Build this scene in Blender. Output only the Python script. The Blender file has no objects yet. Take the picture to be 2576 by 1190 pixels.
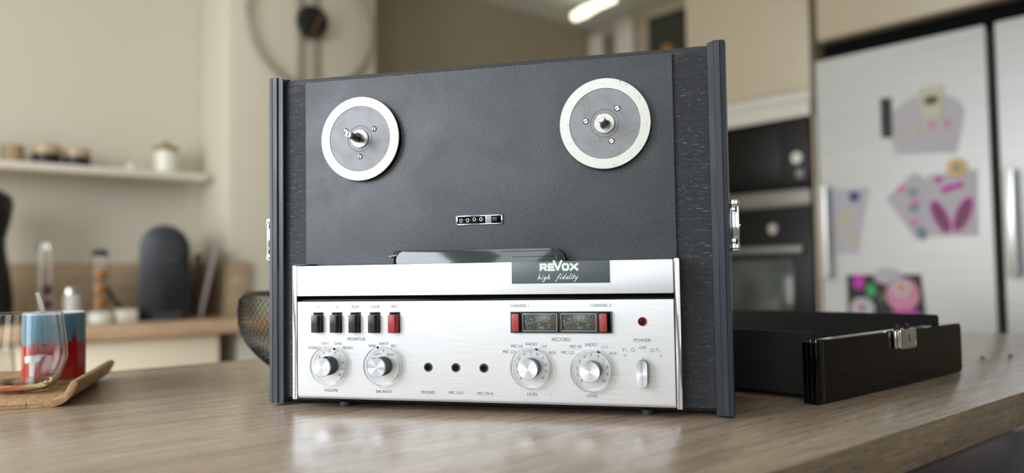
import bpy, bmesh, math, random
from mathutils import Vector, Matrix
random.seed(7)
sc = bpy.context.scene
col = sc.collection
PI = math.pi
# ------------------------------------------------------------------ camera
F, YAW, PITCH, ROLL = 2033.66, 0.256804, 0.046518, 0.015436
CAM = Vector((0.248973, -0.791762, 0.142482))
cd = bpy.data.cameras.new('camera'); cam = bpy.data.objects.new('camera', cd); col.objects.link(cam)
cd.sensor_width = 36.0; cd.lens = F / 2576 * 36
R = Matrix.Rotation(YAW, 3, 'Z') @ Matrix.Rotation(PITCH, 3, 'X') @ Matrix.Rotation(ROLL, 3, 'Y')
M3 = R @ Matrix.Rotation(PI / 2, 3, 'X')
cam.matrix_world = Matrix.Translation(CAM) @ M3.to_4x4()
cd.clip_start = 0.02
cd.dof.use_dof = True; cd.dof.focus_distance = 0.85; cd.dof.aperture_fstop = cd.lens / 13.0
sc.camera = cam
# ------------------------------------------------------------------ world, lights, exposure
w = bpy.data.worlds.new('world'); sc.world = w; w.use_nodes = True
nt = w.node_tree; bg = nt.nodes['Background']
tc = nt.nodes.new('ShaderNodeTexCoord'); sx = nt.nodes.new('ShaderNodeSeparateXYZ'); rp = nt.nodes.new('ShaderNodeValToRGB')
mr = nt.nodes.new('ShaderNodeMapRange'); mr.inputs[1].default_value = -1; mr.inputs[2].default_value = 1
nt.links.new(tc.outputs['Generated'], sx.inputs[0]); nt.links.new(sx.outputs[2], mr.inputs[0]); nt.links.new(mr.outputs[0], rp.inputs[0])
e = rp.color_ramp.elements
e[0].position = 0.0; e[0].color = (.20, .19, .16, 1)
e[1].position = 1.0; e[1].color = (.62, .74, .92, 1)
x = e.new(.47); x.color = (.30, .32, .24, 1)
x = e.new(.53); x.color = (.86, .90, .92, 1)
nt.links.new(rp.outputs[0], bg.inputs[0]); bg.inputs[1].default_value = 0.62


def area(name, loc, target, sx_, sy_, power, colr):
    l = bpy.data.lights.new(name, 'AREA'); l.shape = 'RECTANGLE'; l.size = sx_; l.size_y = sy_; l.energy = power; l.color = colr
    o = bpy.data.objects.new(name, l); col.objects.link(o); o.location = loc
    o.rotation_euler = (Vector(target) - Vector(loc)).to_track_quat('-Z', 'Y').to_euler()
    return o


area('window_light', (-1.75, -1.9, 1.05), (0, 0, .15), 1.1, 1.5, 62, (.84, .90, 1.0))
area('window_light_2', (-.35, -2.7, .95), (0, 0, .15), .8, 1.5, 15, (.95, .98, 1.0))
area('window_light_3', (1.0, -2.9, .95), (0, 0, .15), .8, 1.5, 5, (.97, 1.0, .96))
area('kitchen_side_fill', (CAM.x - 2.55, CAM.y - .10, .35), (-1.7, 2.0, .05), 1.2, 1.3, 21, (1.0, .99, .95))  # unseen fill from the left, added to brighten counter wall and pillar side
area('kitchen_overhead_fill', (-.9, 1.3, 1.52), (-1.5, 2.2, 0), 1.2, 1.2, 6, (1.0, .94, .84))  # overhead fill added to lift the counter area, not a fitted lamp
sc.view_settings.view_transform = 'Standard'; sc.view_settings.look = 'None'
sc.view_settings.exposure = 0.15; sc.view_settings.gamma = 1.0; sc.view_settings.use_curve_mapping = False
sc.cycles.max_bounces = 10; sc.cycles.transmission_bounces = 10; sc.cycles.sample_clamp_indirect = 4

# ------------------------------------------------------------------ materials
def lin(r, g, b):
    f = lambda c: (c / 255 / 12.92) if c <= 10 else ((c / 255 + .055) / 1.055) ** 2.4
    return (f(r), f(g), f(b), 1)


def mat(name, c, rough=.5, metal=0., spec=.5, coat=0., aniso=0., trans=0., ior=1.5, emit=0., sub=None):
    m = bpy.data.materials.new(name); m.use_nodes = True
    b = m.node_tree.nodes['Principled BSDF']; c = c if len(c) == 4 else lin(*c)
    b.inputs['Base Color'].default_value = c; b.inputs['Roughness'].default_value = rough
    b.inputs['Metallic'].default_value = metal; b.inputs['Specular IOR Level'].default_value = spec
    b.inputs['Coat Weight'].default_value = coat; b.inputs['Anisotropic'].default_value = aniso
    b.inputs['Transmission Weight'].default_value = trans; b.inputs['IOR'].default_value = ior
    if emit: b.inputs['Emission Color'].default_value = c; b.inputs['Emission Strength'].default_value = emit
    return m


def N(m, t): return m.node_tree.nodes.new(t)
def L(m, a, b): m.node_tree.links.new(a, b)
def P_(m): return m.node_tree.nodes['Principled BSDF']


def coords(m, scale=(1, 1, 1), rot=(0, 0, 0)):
    t = N(m, 'ShaderNodeTexCoord'); p = N(m, 'ShaderNodeMapping'); p.inputs['Scale'].default_value = scale; p.inputs['Rotation'].default_value = rot
    L(m, t.outputs['Object'], p.inputs['Vector']); return p.outputs[0]


def noise(m, vec, scale, detail=3, dist=0., rough=.5):
    n = N(m, 'ShaderNodeTexNoise'); n.inputs['Scale'].default_value = scale; n.inputs['Detail'].default_value = detail
    n.inputs['Distortion'].default_value = dist; n.inputs['Roughness'].default_value = rough
    L(m, vec, n.inputs['Vector']); return n.outputs['Fac']


def ramp(m, fac, stops):
    r = N(m, 'ShaderNodeValToRGB'); e = r.color_ramp.elements
    while len(e) < len(stops): e.new(.5)
    for i, (p, c) in enumerate(stops):
        e[i].position = p; e[i].color = c if isinstance(c, tuple) and len(c) == 4 else (lin(*c) if isinstance(c, tuple) else (c, c, c, 1))
    L(m, fac, r.inputs[0]); return r.outputs[0]


def bump(m, h, strength, dist):
    b = N(m, 'ShaderNodeBump'); b.inputs['Strength'].default_value = strength; b.inputs['Distance'].default_value = dist
    L(m, h, b.inputs['Height']); L(m, b.outputs[0], P_(m).inputs['Normal']); return b


def mix(m, fac, a, b, typ='MIX'):
    x = N(m, 'ShaderNodeMix'); x.data_type = 'RGBA'; x.blend_type = typ
    if isinstance(fac, float): x.inputs[0].default_value = fac
    else: L(m, fac, x.inputs[0])
    for i, v in ((6, a), (7, b)):
        if isinstance(v, tuple): x.inputs[i].default_value = v if len(v) == 4 else lin(*v)
        else: L(m, v, x.inputs[i])
    return x.outputs[2]


def wood(name, c1, c2, c3, k=1., rough=.42, coat=0., axis='X', b=.25):
    m = mat(name, c1, rough, coat=coat)
    s = {'X': (1.6 * k, 22 * k, 22 * k), 'Y': (22 * k, 1.6 * k, 22 * k), 'Z': (22 * k, 22 * k, 1.6 * k)}[axis]
    v = coords(m, s)
    n1 = noise(m, v, 1.2, 6, 1.6, .6); n2 = noise(m, v, 9, 4, .3, .65); n3 = noise(m, coords(m), 1.5, 2)
    a = ramp(m, n1, [(.30, c1), (.52, c2), (.72, c3)])
    g = ramp(m, n2, [(.36, .62), (.5, 1.0), (1.0, 1.08)])
    o = mix(m, 0.75, a, g, 'MULTIPLY'); L(m, o, P_(m).inputs['Base Color'])
    bump(m, n2, b, .0006); return m


table_m = mat('oak_laminate', (140, 122, 103), .30)
v = coords(table_m, (3.0, 55, 55)); v2 = coords(table_m, (1.1, 7.0, 7.0)); v3 = coords(table_m, (10, 260, 260))
n1 = noise(table_m, v, 1.0, 5, 1.2, .6); n2 = noise(table_m, v2, 1.3, 5, 1.8, .55); n3 = noise(table_m, v3, 1.0, 3, .6, .6)
wv = N(table_m, 'ShaderNodeTexWave'); wv.wave_type = 'RINGS'; wv.rings_direction = 'X'; wv.inputs['Scale'].default_value = 2.6
wv.inputs['Distortion'].default_value = 7; wv.inputs['Detail'].default_value = 3; wv.inputs['Detail Scale'].default_value = 1.2
L(table_m, coords(table_m, (1.0, 6.5, 6.5)), wv.inputs['Vector'])
c = ramp(table_m, n2, [(.25, (156, 135, 115)), (.5, (180, 159, 137)), (.75, (196, 176, 154))])
c = mix(table_m, 0.8, c, ramp(table_m, n1, [(.33, .72), (.52, 1.0), (.8, 1.1)]), 'MULTIPLY')
c = mix(table_m, 0.8, c, ramp(table_m, n3, [(.34, .72), (.46, 1.0), (1., 1.04)]), 'MULTIPLY')
c = mix(table_m, 0.6, c, ramp(table_m, wv.outputs['Fac'], [(.0, .74), (.22, 1.0), (1., 1.0)]), 'MULTIPLY')
n4 = noise(table_m, coords(table_m, (55, 620, 620)), 1.0, 2, .5, .6)
c = mix(table_m, 0.9, c, ramp(table_m, n4, [(.36, .58), (.46, .97), (1., 1.05)]), 'MULTIPLY')
L(table_m, c, P_(table_m).inputs['Base Color']); bump(table_m, n4, .35, .0003)
P_(table_m).inputs['Coat Weight'].default_value = .18; P_(table_m).inputs['Coat Roughness'].default_value = .16
L(table_m, ramp(table_m, n1, [(.3, .30), (.7, .24)]), P_(table_m).inputs['Roughness'])

vinyl = mat('ribbed_vinyl', (46, 48, 52), .40)
v = coords(vinyl, (60, 60, 800)); nz = noise(vinyl, v, 1.0, 2, .8)
wv = N(vinyl, 'ShaderNodeTexWave'); wv.wave_type = 'BANDS'; wv.bands_direction = 'Z'; wv.inputs['Scale'].default_value = 255
wv.inputs['Distortion'].default_value = 2.2; wv.inputs['Detail'].default_value = 2; wv.inputs['Detail Scale'].default_value = .6
L(vinyl, coords(vinyl), wv.inputs['Vector'])
h = mix(vinyl, .45, wv.outputs['Fac'], nz)
bump(vinyl, h, .9, .0007)
sp = noise(vinyl, coords(vinyl, (170, 170, 800)), 1.0, 1)
L(vinyl, mix(vinyl, ramp(vinyl, sp, [(.63, .0), (.74, .38)]), ramp(vinyl, h, [(.25, (24, 25, 28)), (.8, (70, 73, 79))]), (140, 144, 150)), P_(vinyl).inputs['Base Color'])

deck_m = mat('grained_deck_plastic', (62, 66, 72), .46)
g = noise(deck_m, coords(deck_m), 900, 2, .4, .5); cl = noise(deck_m, coords(deck_m, (1, 1, 1)), 9, 4, 1.6, .5)
bump(deck_m, g, .8, .00035)
L(deck_m, mix(deck_m, .5, ramp(deck_m, cl, [(.3, (54, 57, 60)), (.7, (77, 81, 85))]), ramp(deck_m, g, [(.3, (36, 39, 42)), (.7, (104, 108, 113))])), P_(deck_m).inputs['Base Color'])
L(deck_m, ramp(deck_m, cl, [(.3, .52), (.7, .40)]), P_(deck_m).inputs['Roughness'])

rail_m = mat('blue_black_plastic_trim', (58, 62, 72), .33)
g = noise(rail_m, coords(rail_m, (30, 30, 3)), 3, 4, .5); L(rail_m, ramp(rail_m, g, [(.3, (36, 40, 46)), (.7, (56, 61, 69))]), P_(rail_m).inputs['Base Color'])
L(rail_m, ramp(rail_m, g, [(.3, .42), (.7, .28)]), P_(rail_m).inputs['Roughness'])
gloss_black = mat('gloss_black_laminate', (6, 6, 9), .1, spec=.22)
black_pl = mat('black_plastic', (26, 27, 30), .32)
matte_black = mat('matte_black', (6, 6, 7), .7, spec=.1)
key_m = mat('black_key_plastic', (40, 42, 44), .3)
red_pl = mat('brick_red_plastic', (165, 58, 55), .38)
lamp_red = mat('red_lens', (140, 10, 18), .25)


def brushed(name, c, rough, aniso=.6, s=(25, 25, 2200), bs=.25, metal=1.):
    m = mat(name, c, rough, metal, aniso=aniso)
    g = noise(m, coords(m, s), 1.0, 3, .2, .6)
    L(m, mix(m, .5, c if len(c) == 4 else lin(*c), ramp(m, g, [(.3, .70), (.7, 1.0)])), P_(m).inputs['Base Color'])
    bump(m, g, bs, .0002); return m


alu = brushed('brushed_aluminium', (240, 242, 243), .42, .3, metal=.6)
alu_satin = mat('satin_anodised_aluminium', (236, 239, 242), .42, .7)
g = noise(alu_satin, coords(alu_satin), 1600, 2); bump(alu_satin, g, .35, .0002)
ring_m = mat('worn_steel_ring', (200, 200, 194), .38, .7)
g = noise(ring_m, coords(ring_m), 140, 5, .6, .7); L(ring_m, ramp(ring_m, g, [(.27, (120, 116, 108)), (.37, (178, 178, 170)), (1., (192, 192, 186))]), P_(ring_m).inputs['Base Color'])
plate_m = mat('zinc_grey_plate', (130, 132, 134), .48, .3)
g = noise(plate_m, coords(plate_m), 60, 5, .8, .6); L(plate_m, ramp(plate_m, g, [(.25, (122, 120, 117)), (.5, (134, 135, 137)), (.8, (142, 144, 146))]), P_(plate_m).inputs['Base Color'])
chrome = mat('chrome', (235, 237, 240), .07, 1.)
steel_w = mat('nickel', (205, 198, 184), .2, 1.)
dark_steel = mat('oiled_dark_steel', (62, 52, 44), .35, .5)
cap_m = mat('turned_aluminium_cap', (236, 238, 242), .24, 1., aniso=.85)
tg = N(cap_m, 'ShaderNodeTangent'); tg.direction_type = 'RADIAL'; tg.axis = 'Y'; L(cap_m, tg.outputs[0], P_(cap_m).inputs['Tangent'])
acr = mat('clear_acrylic', (250, 252, 252), .03, trans=1., ior=1.3)
thin_glass = mat('clear_glass', (252, 252, 250), .0, trans=1., ior=1.35)
smoke = mat('smoked_glossy_cover', (50, 57, 55), .1, 0, coat=.1)
print_m = mat('grey_print', (104, 106, 110), .6)
white_print = mat('white_print', (225, 235, 228), .5)
logo_m = mat('slate_name_plate', (84, 92, 94), .4)
meter_m = mat('meter_face_grey', (86, 94, 86), .25, coat=.4)
orange_m = mat('orange_print', (205, 95, 50), .5)
rubber = mat('grey_rubber', (60, 62, 66), .5)
lid_vinyl = mat('black_fabric_vinyl', (24, 24, 25), .6)
g = N(lid_vinyl, 'ShaderNodeTexWave'); g.bands_direction = 'Z'; g.inputs['Scale'].default_value = 200; g.inputs['Distortion'].default_value = 1
L(lid_vinyl, coords(lid_vinyl), g.inputs['Vector']); bump(lid_vinyl, g.outputs['Fac'], .4, .0005)

wall_m = mat('warm_white_paint', (206, 200, 184), .85)
wall_tan = mat('taupe_paint', (168, 155, 134), .85)
ceil_m = mat('ceiling_paint', (228, 232, 222), .9)
floor_m = mat('pale_floor_tile', (186, 176, 160), .35)
beige_cab = mat('cream_laminate', (200, 186, 160), .4)
white_cab = mat('white_laminate', (215, 210, 198), .4)
cream_front = mat('ivory_cabinet_front', (248, 236, 212), .45)
counter_wood = wood('light_beech_worktop', (206, 170, 138), (218, 184, 152), (226, 194, 164), .6)
splash_wood = wood('beech_backsplash', (168, 148, 120), (182, 162, 134), (194, 174, 146), .6)
steel_dim = mat('dull_steel_trim', (126, 124, 116), .4, .5)
handle_m = mat('satin_steel_handle', (226, 226, 226), .3, .7)
fridge_m = brushed('brushed_stainless_steel', (128, 125, 118), .36, .5, (3, 3, 500), .1, .3)
shelf_m = mat('white_shelf', (224, 216, 204), .5)
bamboo = wood('bamboo', (150, 112, 72), (184, 146, 102), (206, 170, 126), 3.0, .4, axis='Y')
mug_red = mat('red_glaze', (176, 22, 22), .18, coat=.4)
mug_blue = mat('blue_glaze', (92, 140, 166), .18, coat=.4)
mug_white = mat('white_glaze', (226, 226, 228), .15, coat=.4)
tea = mat('pale_amber_tea', (250, 240, 200), .0, trans=1., ior=1.33)
mesh_m = mat('black_wire', (20, 19, 19), .4, .3)
clock_black = mat('black_enamel', (18, 18, 18), .4)
clock_wire = mat('grey_wire_metal', (166, 158, 146), .4, .3)
brass = mat('dull_brass', (140, 108, 52), .35, .8)
oven_glass = mat('black_oven_glass', (14, 14, 14), .35, spec=.25)
oven_door = mat('oven_window', (70, 74, 70), .12, .2, coat=.3)
leather = mat('dark_brown_leather', (44, 24, 24), .42, spec=.18)
paper = mat('white_paper', (194, 189, 194), .8)
paper_b = mat('lilac_paper', (190, 185, 193), .8)
jar_white = mat('white_ceramic', (226, 224, 210), .3)
lidwood = wood('brown_wood_lid', (130, 98, 66), (148, 112, 78), (160, 124, 90), 4)
coffee_dark = mat('dark_coffee_beans', (24, 20, 18), .5)
nuts = mat('brown_nuts', (158, 134, 104), .7)
capsule_o = mat('orange_capsule_foil', (196, 132, 40), .3, .5)
capsule_p = mat('purple_capsule_foil', (92, 44, 62), .3, .5)
machine_m = mat('graphite_plastic', (34, 36, 43), .35)
machine_d = mat('gloss_black_plastic', (14, 14, 16), .15)
magenta = mat('magenta_ink', (196, 62, 172), .7)
pink = mat('pink_ink', (212, 142, 166), .7)
teal = mat('teal_ink', (122, 150, 158), .7)
mauve = mat('mauve_brown_ink', (128, 84, 104), .7)
yellow_i = mat('pale_yellow_ink', (192, 186, 160), .7)
green_i = mat('green_ink', (70, 168, 100), .7)
dgreen = mat('dark_green_ink', (86, 100, 72), .7)
orange_i = mat('orange_ink', (226, 140, 70), .7)
blue_i = mat('dark_blue_plastic', (54, 70, 120), .5)
lamp_glow = mat('lamp_glow', (255, 250, 225), .5, emit=2.0)
green_pl = mat('green_plastic', (50, 140, 90), .5)
crumb_m = mat('brown_crumb', (110, 70, 50), .8)

# ------------------------------------------------------------------ mesh builder
class B:
    def __init__(s): s.b = bmesh.new()
    def _new(s, f):
        n = len(s.b.verts); f(); s.b.verts.ensure_lookup_table(); return s.b.verts[n:]
    def box(s, x0, x1, y0, y1, z0, z1, bev=0., seg=2):
        t = bmesh.new(); bmesh.ops.create_cube(t, size=1)
        for v in t.verts: v.co = Vector(((x0 + x1) / 2 + v.co.x * (x1 - x0), (y0 + y1) / 2 + v.co.y * (y1 - y0), (z0 + z1) / 2 + v.co.z * (z1 - z0)))
        if bev: bmesh.ops.bevel(t, geom=t.edges[:], offset=bev, segments=seg, profile=.5, affect='EDGES', clamp_overlap=True)
        s.join(t); return s
    def join(s, t, M=None):
        if M is not None: t.transform(M)
        me = bpy.data.meshes.new('t'); t.to_mesh(me); t.free(); s.b.from_mesh(me); bpy.data.meshes.remove(me)
    def prism(s, pts, h0, h1, axis='Y', bev=0.):
        """polygon pts in the plane across axis, swept from h0 to h1"""
        t = bmesh.new(); f = {'X': lambda a, b, h: (h, a, b), 'Y': lambda a, b, h: (a, h, b), 'Z': lambda a, b, h: (a, b, h)}[axis]
        lo = [t.verts.new(f(a, b, h0)) for a, b in pts]; hi = [t.verts.new(f(a, b, h1)) for a, b in pts]
        n = len(pts); t.faces.new(lo); t.faces.new(hi[::-1])
        for i in range(n): t.faces.new((lo[(i + 1) % n], lo[i], hi[i], hi[(i + 1) % n]))
        bmesh.ops.recalc_face_normals(t, faces=t.faces[:])
        if bev: bmesh.ops.bevel(t, geom=t.edges[:], offset=bev, segments=2, profile=.5, affect='EDGES', clamp_overlap=True)
        s.join(t); return s
    def lathe(s, prof, c=(0, 0, 0), axis='Z', n=48, close=True):
        t = bmesh.new(); rings = []
        for r, h in prof:
            if r < 1e-7: rings.append([t.verts.new((0, 0, h))])
            else: rings.append([t.verts.new((r * math.cos(2 * PI * i / n), r * math.sin(2 * PI * i / n), h)) for i in range(n)])
        for a, b_ in zip(rings, rings[1:]):
            for i in range(n):
                j = (i + 1) % n
                if len(a) == 1 and len(b_) == 1: break
                if len(a) == 1: t.faces.new((a[0], b_[i], b_[j]))
                elif len(b_) == 1: t.faces.new((a[i], b_[0], a[j]))
                else: t.faces.new((a[i], b_[i], b_[j], a[j]))
        bmesh.ops.recalc_face_normals(t, faces=t.faces[:])
        # height runs along +axis; for 'Y' it runs towards -Y (out of the machine's front)
        M = {'Z': Matrix.Identity(4), 'Y': Matrix.Rotation(PI / 2, 4, 'X'), 'X': Matrix.Rotation(PI / 2, 4, 'Y')}[axis]
        s.join(t, Matrix.Translation(c) @ M); return s
    def tube(s, pts, r, n=8):
        pts = [Vector(p) for p in pts]; t = bmesh.new(); rings = []
        for i, p in enumerate(pts):
            d = (pts[min(i + 1, len(pts) - 1)] - pts[max(i - 1, 0)]).normalized()
            q = d.to_track_quat('Z', 'Y'); rr = r[i] if isinstance(r, (list, tuple)) else r
            rings.append([t.verts.new(p + q @ Vector((rr * math.cos(2 * PI * k / n), rr * math.sin(2 * PI * k / n), 0))) for k in range(n)])
        for a, b_ in zip(rings, rings[1:]):
            for i in range(n): t.faces.new((a[i], a[(i + 1) % n], b_[(i + 1) % n], b_[i]))
        t.faces.new(rings[0][::-1]); t.faces.new(rings[-1])
        bmesh.ops.recalc_face_normals(t, faces=t.faces[:]); s.join(t); return s
    def rbox(s, x0, x1, z0, z1, y0, y1, r, n=6, axis='Y', bev=0.):
        """rounded rectangle in the plane across axis, swept y0..y1"""
        pts = []
        for cx, cz, a0 in ((x1 - r, z1 - r, 0), (x0 + r, z1 - r, 90), (x0 + r, z0 + r, 180), (x1 - r, z0 + r, 270)):
            for k in range(n + 1):
                a = math.radians(a0 + 90 * k / n); pts.append((cx + r * math.cos(a), cz + r * math.sin(a)))
        return s.prism(pts, y0, y1, axis, bev)
    def stroke(s, pts, w, y, o=(0, 0), sc_=(1, 1), sl=0.):
        s.k = getattr(s, 'k', 0) + 1; y -= s.k * 1.5e-6
        """flat pen stroke on a plane facing -Y"""
        P = [Vector((o[0] + (a + sl * b) * sc_[0], o[1] + b * sc_[1])) for a, b in pts]
        for i in range(len(P) - 1):
            d = (P[i + 1] - P[i]); 
            if d.length < 1e-9: continue
            d = d.normalized(); q = Vector((-d.y, d.x)) * w / 2; e_ = d * w * .35
            a, b_ = P[i] - e_, P[i + 1] + e_
            vs = [s.b.verts.new((p.x, y - i * 2e-6, p.y)) for p in (a - q, b_ - q, b_ + q, a + q)]
            f = s.b.faces.new(vs)
        return s
    def poly(s, pts, y):
        s.b.faces.new([s.b.verts.new((a, y, b)) for a, b in pts]); return s
    def done(s, name, m, parent=None, smooth=True, **k):
        me = bpy.data.meshes.new(name); s.b.to_mesh(me); s.b.free(); me.materials.append(m)
        if smooth:
            me.polygons.foreach_set('use_smooth', [True] * len(me.polygons)); me.set_sharp_from_angle(angle=math.radians(24))
        o = bpy.data.objects.new(name, me); col.objects.link(o)
        if parent: o.parent = parent
        for a, b_ in k.items(): o[a] = b_
        return o


def tag(o, label, cat, group=None):
    o['label'] = label; o['category'] = cat
    if group: o['group'] = group
    return o


def thing(name, label, cat, loc=(0, 0, 0), rz=0., group=None):
    o = bpy.data.objects.new(name, None); col.objects.link(o); o.location = loc; o.rotation_euler = (0, 0, rz); o.empty_display_size = .05
    return tag(o, label, cat, group)


def struct(o): o['kind'] = 'structure'; return o


def copy_tree(o, parent=None):
    c = o.copy(); col.objects.link(c); c.parent = parent
    for ch in list(o.children): copy_tree(ch, c)
    return c


def font_mesh(items, name, m, y, parent, bold=0.):
    """items: (text, centre x, centre z, width, cap height) on a plane facing -Y, joined as flat print"""
    tmp = []
    for (t, cx, cz, wd, hh) in items:
        cu = bpy.data.curves.new('t', 'FONT'); cu.body = t; cu.resolution_u = 3; cu.offset = bold
        o = bpy.data.objects.new('t', cu); col.objects.link(o); tmp.append((o, cx, cz, wd, hh))
    dg = bpy.context.evaluated_depsgraph_get(); dg.update()
    b = bmesh.new()
    for (o, cx, cz, wd, hh) in tmp:
        me = bpy.data.meshes.new_from_object(o.evaluated_get(dg)); xs = [v.co.x for v in me.vertices]; ys = [v.co.y for v in me.vertices]
        x0, x1, y0, y1 = min(xs), max(xs), min(ys), max(ys)
        if x1 - x0 < .25 * (y1 - y0): wd = max(wd, 0) 
        t = bmesh.new(); t.from_mesh(me)
        for v in t.verts:
            v.co = Vector((cx + ((v.co.x - x0) / (x1 - x0) - .5) * wd, y, cz + ((v.co.y - y0) / (y1 - y0) - .5) * hh))
        m2 = bpy.data.meshes.new('t'); t.to_mesh(m2); t.free(); b.from_mesh(m2); bpy.data.meshes.remove(m2)
        bpy.data.objects.remove(o); bpy.data.meshes.remove(me)
    bb = B(); bb.b.free(); bb.b = b
    return bb.done(name, m, parent, smooth=False)


# ------------------------------------------------------------------ room frame (axes of the kitchen and the table)
TH = math.radians(55.853); A1 = Vector((math.cos(TH), math.sin(TH), 0)); A2 = Vector((-math.sin(TH), math.cos(TH), 0))
def KW(k1, k2, z): return Vector((CAM.x, CAM.y, 0)) + A1 * k1 + A2 * k2 + Vector((0, 0, z))
def kput(o, k1=0, k2=0, z=0, rz=0.): o.location = KW(k1, k2, z); o.rotation_euler = (0, 0, TH + rz); return o
def kthing(name, label, cat, k1, k2, z=0., rz=0., group=None): return thing(name, label, cat, KW(k1, k2, z), TH + rz, group)

ZF, ZC = -0.91, 1.60
# ---- structure
o = kput(B().box(-2.6, 4.0, -2.72, 3.42, ZF - .05, ZF).done('floor', floor_m)); struct(o)
o = kput(B().box(-2.2, 3.62, -2.72, 3.42, ZC, ZC + .08).done('ceiling', ceil_m)); struct(o)
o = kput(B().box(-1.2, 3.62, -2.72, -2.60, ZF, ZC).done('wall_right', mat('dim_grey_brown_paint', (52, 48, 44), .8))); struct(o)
o = kput(B().box(-1.4, 3.516, 3.30, 3.42, ZF, ZC).done('wall_left', wall_m)); struct(o)
o = kput(B().box(3.516, 3.62, -2.6, 3.42, ZF, ZC).done('wall_end', wall_tan)); struct(o)
o = kput(B().box(1.86, 3.512, 3.285, 3.299, ZF, ZC).done('wall_hall', wall_tan)); struct(o)
o = kput(B().box(1.20, 1.85, 3.00, 3.298, ZF, ZC, .004).done('wall_pillar', wall_m)); struct(o)
# hall door with its frame on the end wall
d = kthing('door_1', 'white framed hall door at the far end beyond the wall clock', 'door', 3.51, 3.10); d['kind'] = 'structure'
del d['category']
B().box(-.03, 0, .06, .17, ZF, 1.54, .004).done('door_jamb', white_cab, d)
B().box(-.03, 0, -.17, -.04, ZF, 1.59, .004).done('door_jamb', white_cab, d)
B().box(-.012, 0, -.04, .06, ZF, 1.52).done('doorway_shade', mat('dim_doorway', (118, 106, 88), .7), d)  # flat brown sheet carries the dimness of the door opening in its colour

# ------------------------------------------------------------------ table (kitchen island)
t = kthing('kitchen_table', 'long oak-look laminate table top carrying the tape recorder and its lid', 'table', 0, 0)
B().box(-.55, 1.93, .317, 1.3795, -.038, 0, .0022, 2).done('table_top', table_m, t)
B().box(-.35, 1.75, 1.22, 1.345, ZF + .001, -.0385, .003).done('support_panel', white_cab, t)

# ------------------------------------------------------------------ tape recorder
XC = .0037; XR = .2515; XI = .2335
rec = thing('tape_recorder', 'black reel-to-reel tape recorder with brushed aluminium control panel in a portable case', 'tape recorder', (0, .09, 0))
def RB(): return B()
def rdone(b, name, m, parent=None, **k):
    o = b.done(name, m, parent or rec, **k)
    if (parent or rec) == rec: o.location = (0, -.09, 0)
    return o
yb = .165
prof = [(.0265, .0125), (.028, .0085), (.0335, .0045), (yb, .0045), (yb, .3685), (.0345, .3685), (.029, .3655), (.0265, .3605)]
rdone(B().prism(prof, XC - XI + .0002, XC + XI - .0002, 'X'), 'case_body', vinyl)
for s in (-1, 1):
    xo, xi = XC + s * XR, XC + s * XI
    a, b_ = min(xo, xi), max(xo, xi)
    sp = rdone(B().rbox(.0300, yb + .004, .002, .3705, a + .002, b_ - .002, .006, 5, 'X'), 'side_panel', gloss_black)
    q = lambda t_: xo - s * t_                      # distance inward from the outer face
    tr = [(q(0), .0235), (q(.0012), .0190), (q(.0052), .0181), (q(.0056), .0188), (q(.0060), .0181), (q(.0112), .0181), (q(.0116), .0196), (q(.0122), .0202), (q(.0176), .0202), (q(.018), .0210), (q(.018), .036), (q(0), .036)]
    t_ = B().prism(tr, .0030, .3690, 'Z')
    # round the top of the trim towards the front
    for v in t_.b.verts:
        if v.co.z > .3: v.co.z -= (.0015 if abs(v.co.x - xo) < .001 or abs(v.co.x - xi) < .0005 else 0)
    t2 = t_.done('edge_trim', rail_m, sp)
    # butterfly latch on the outside of the panel
    z0, z1 = (.162, .2105) if s < 0 else (.1615, .2125)
    lb = B(); f = (lambda u0, u1: (min(xo + s * u0, xo + s * u1), max(xo + s * u0, xo + s * u1)))
    x0, x1 = f(-.0015, .0045); lb.box(x0, x1, .034, .062, z0 + .001, z1 - .001, .0006)
    x0, x1 = f(0, .0085); lb.box(x0, x1, .028, .048, z1 - .0075, z1, .0015); lb.box(x0, x1, .028, .048, z0, z0 + .0075, .0015)
    x0, x1 = f(.001, .0078); lb.box(x0, x1, .030, .056, z0 + .012, z1 - .012, .001)
    x0, x1 = f(.0045, .0098); lb.box(x0, x1, .032, .036, (z0 + z1) / 2 - .0018, (z0 + z1) / 2 + .0014, .0006)
    x0, x1 = f(.001, .005); lb.box(x0, x1, .031, .036, z1 - .0125, z1 - .0070, .0003); lb.box(x0, x1, .031, .036, z0 + .0070, z0 + .0125, .0003)
    x0, x1 = f(.0065, .0085); lb.box(x0, x1, .030, .050, z0 + .004, z1 - .004, .0005)
    lb.done('latch', chrome, sp, label='chrome case latch')
# deck plate
rdone(B().box(-.2032, .2032, .0232, .0268, .125, .3615, .0004).box(-.204, .204, .02, .0275, .012, .155), 'deck_plate', deck_m)
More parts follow.
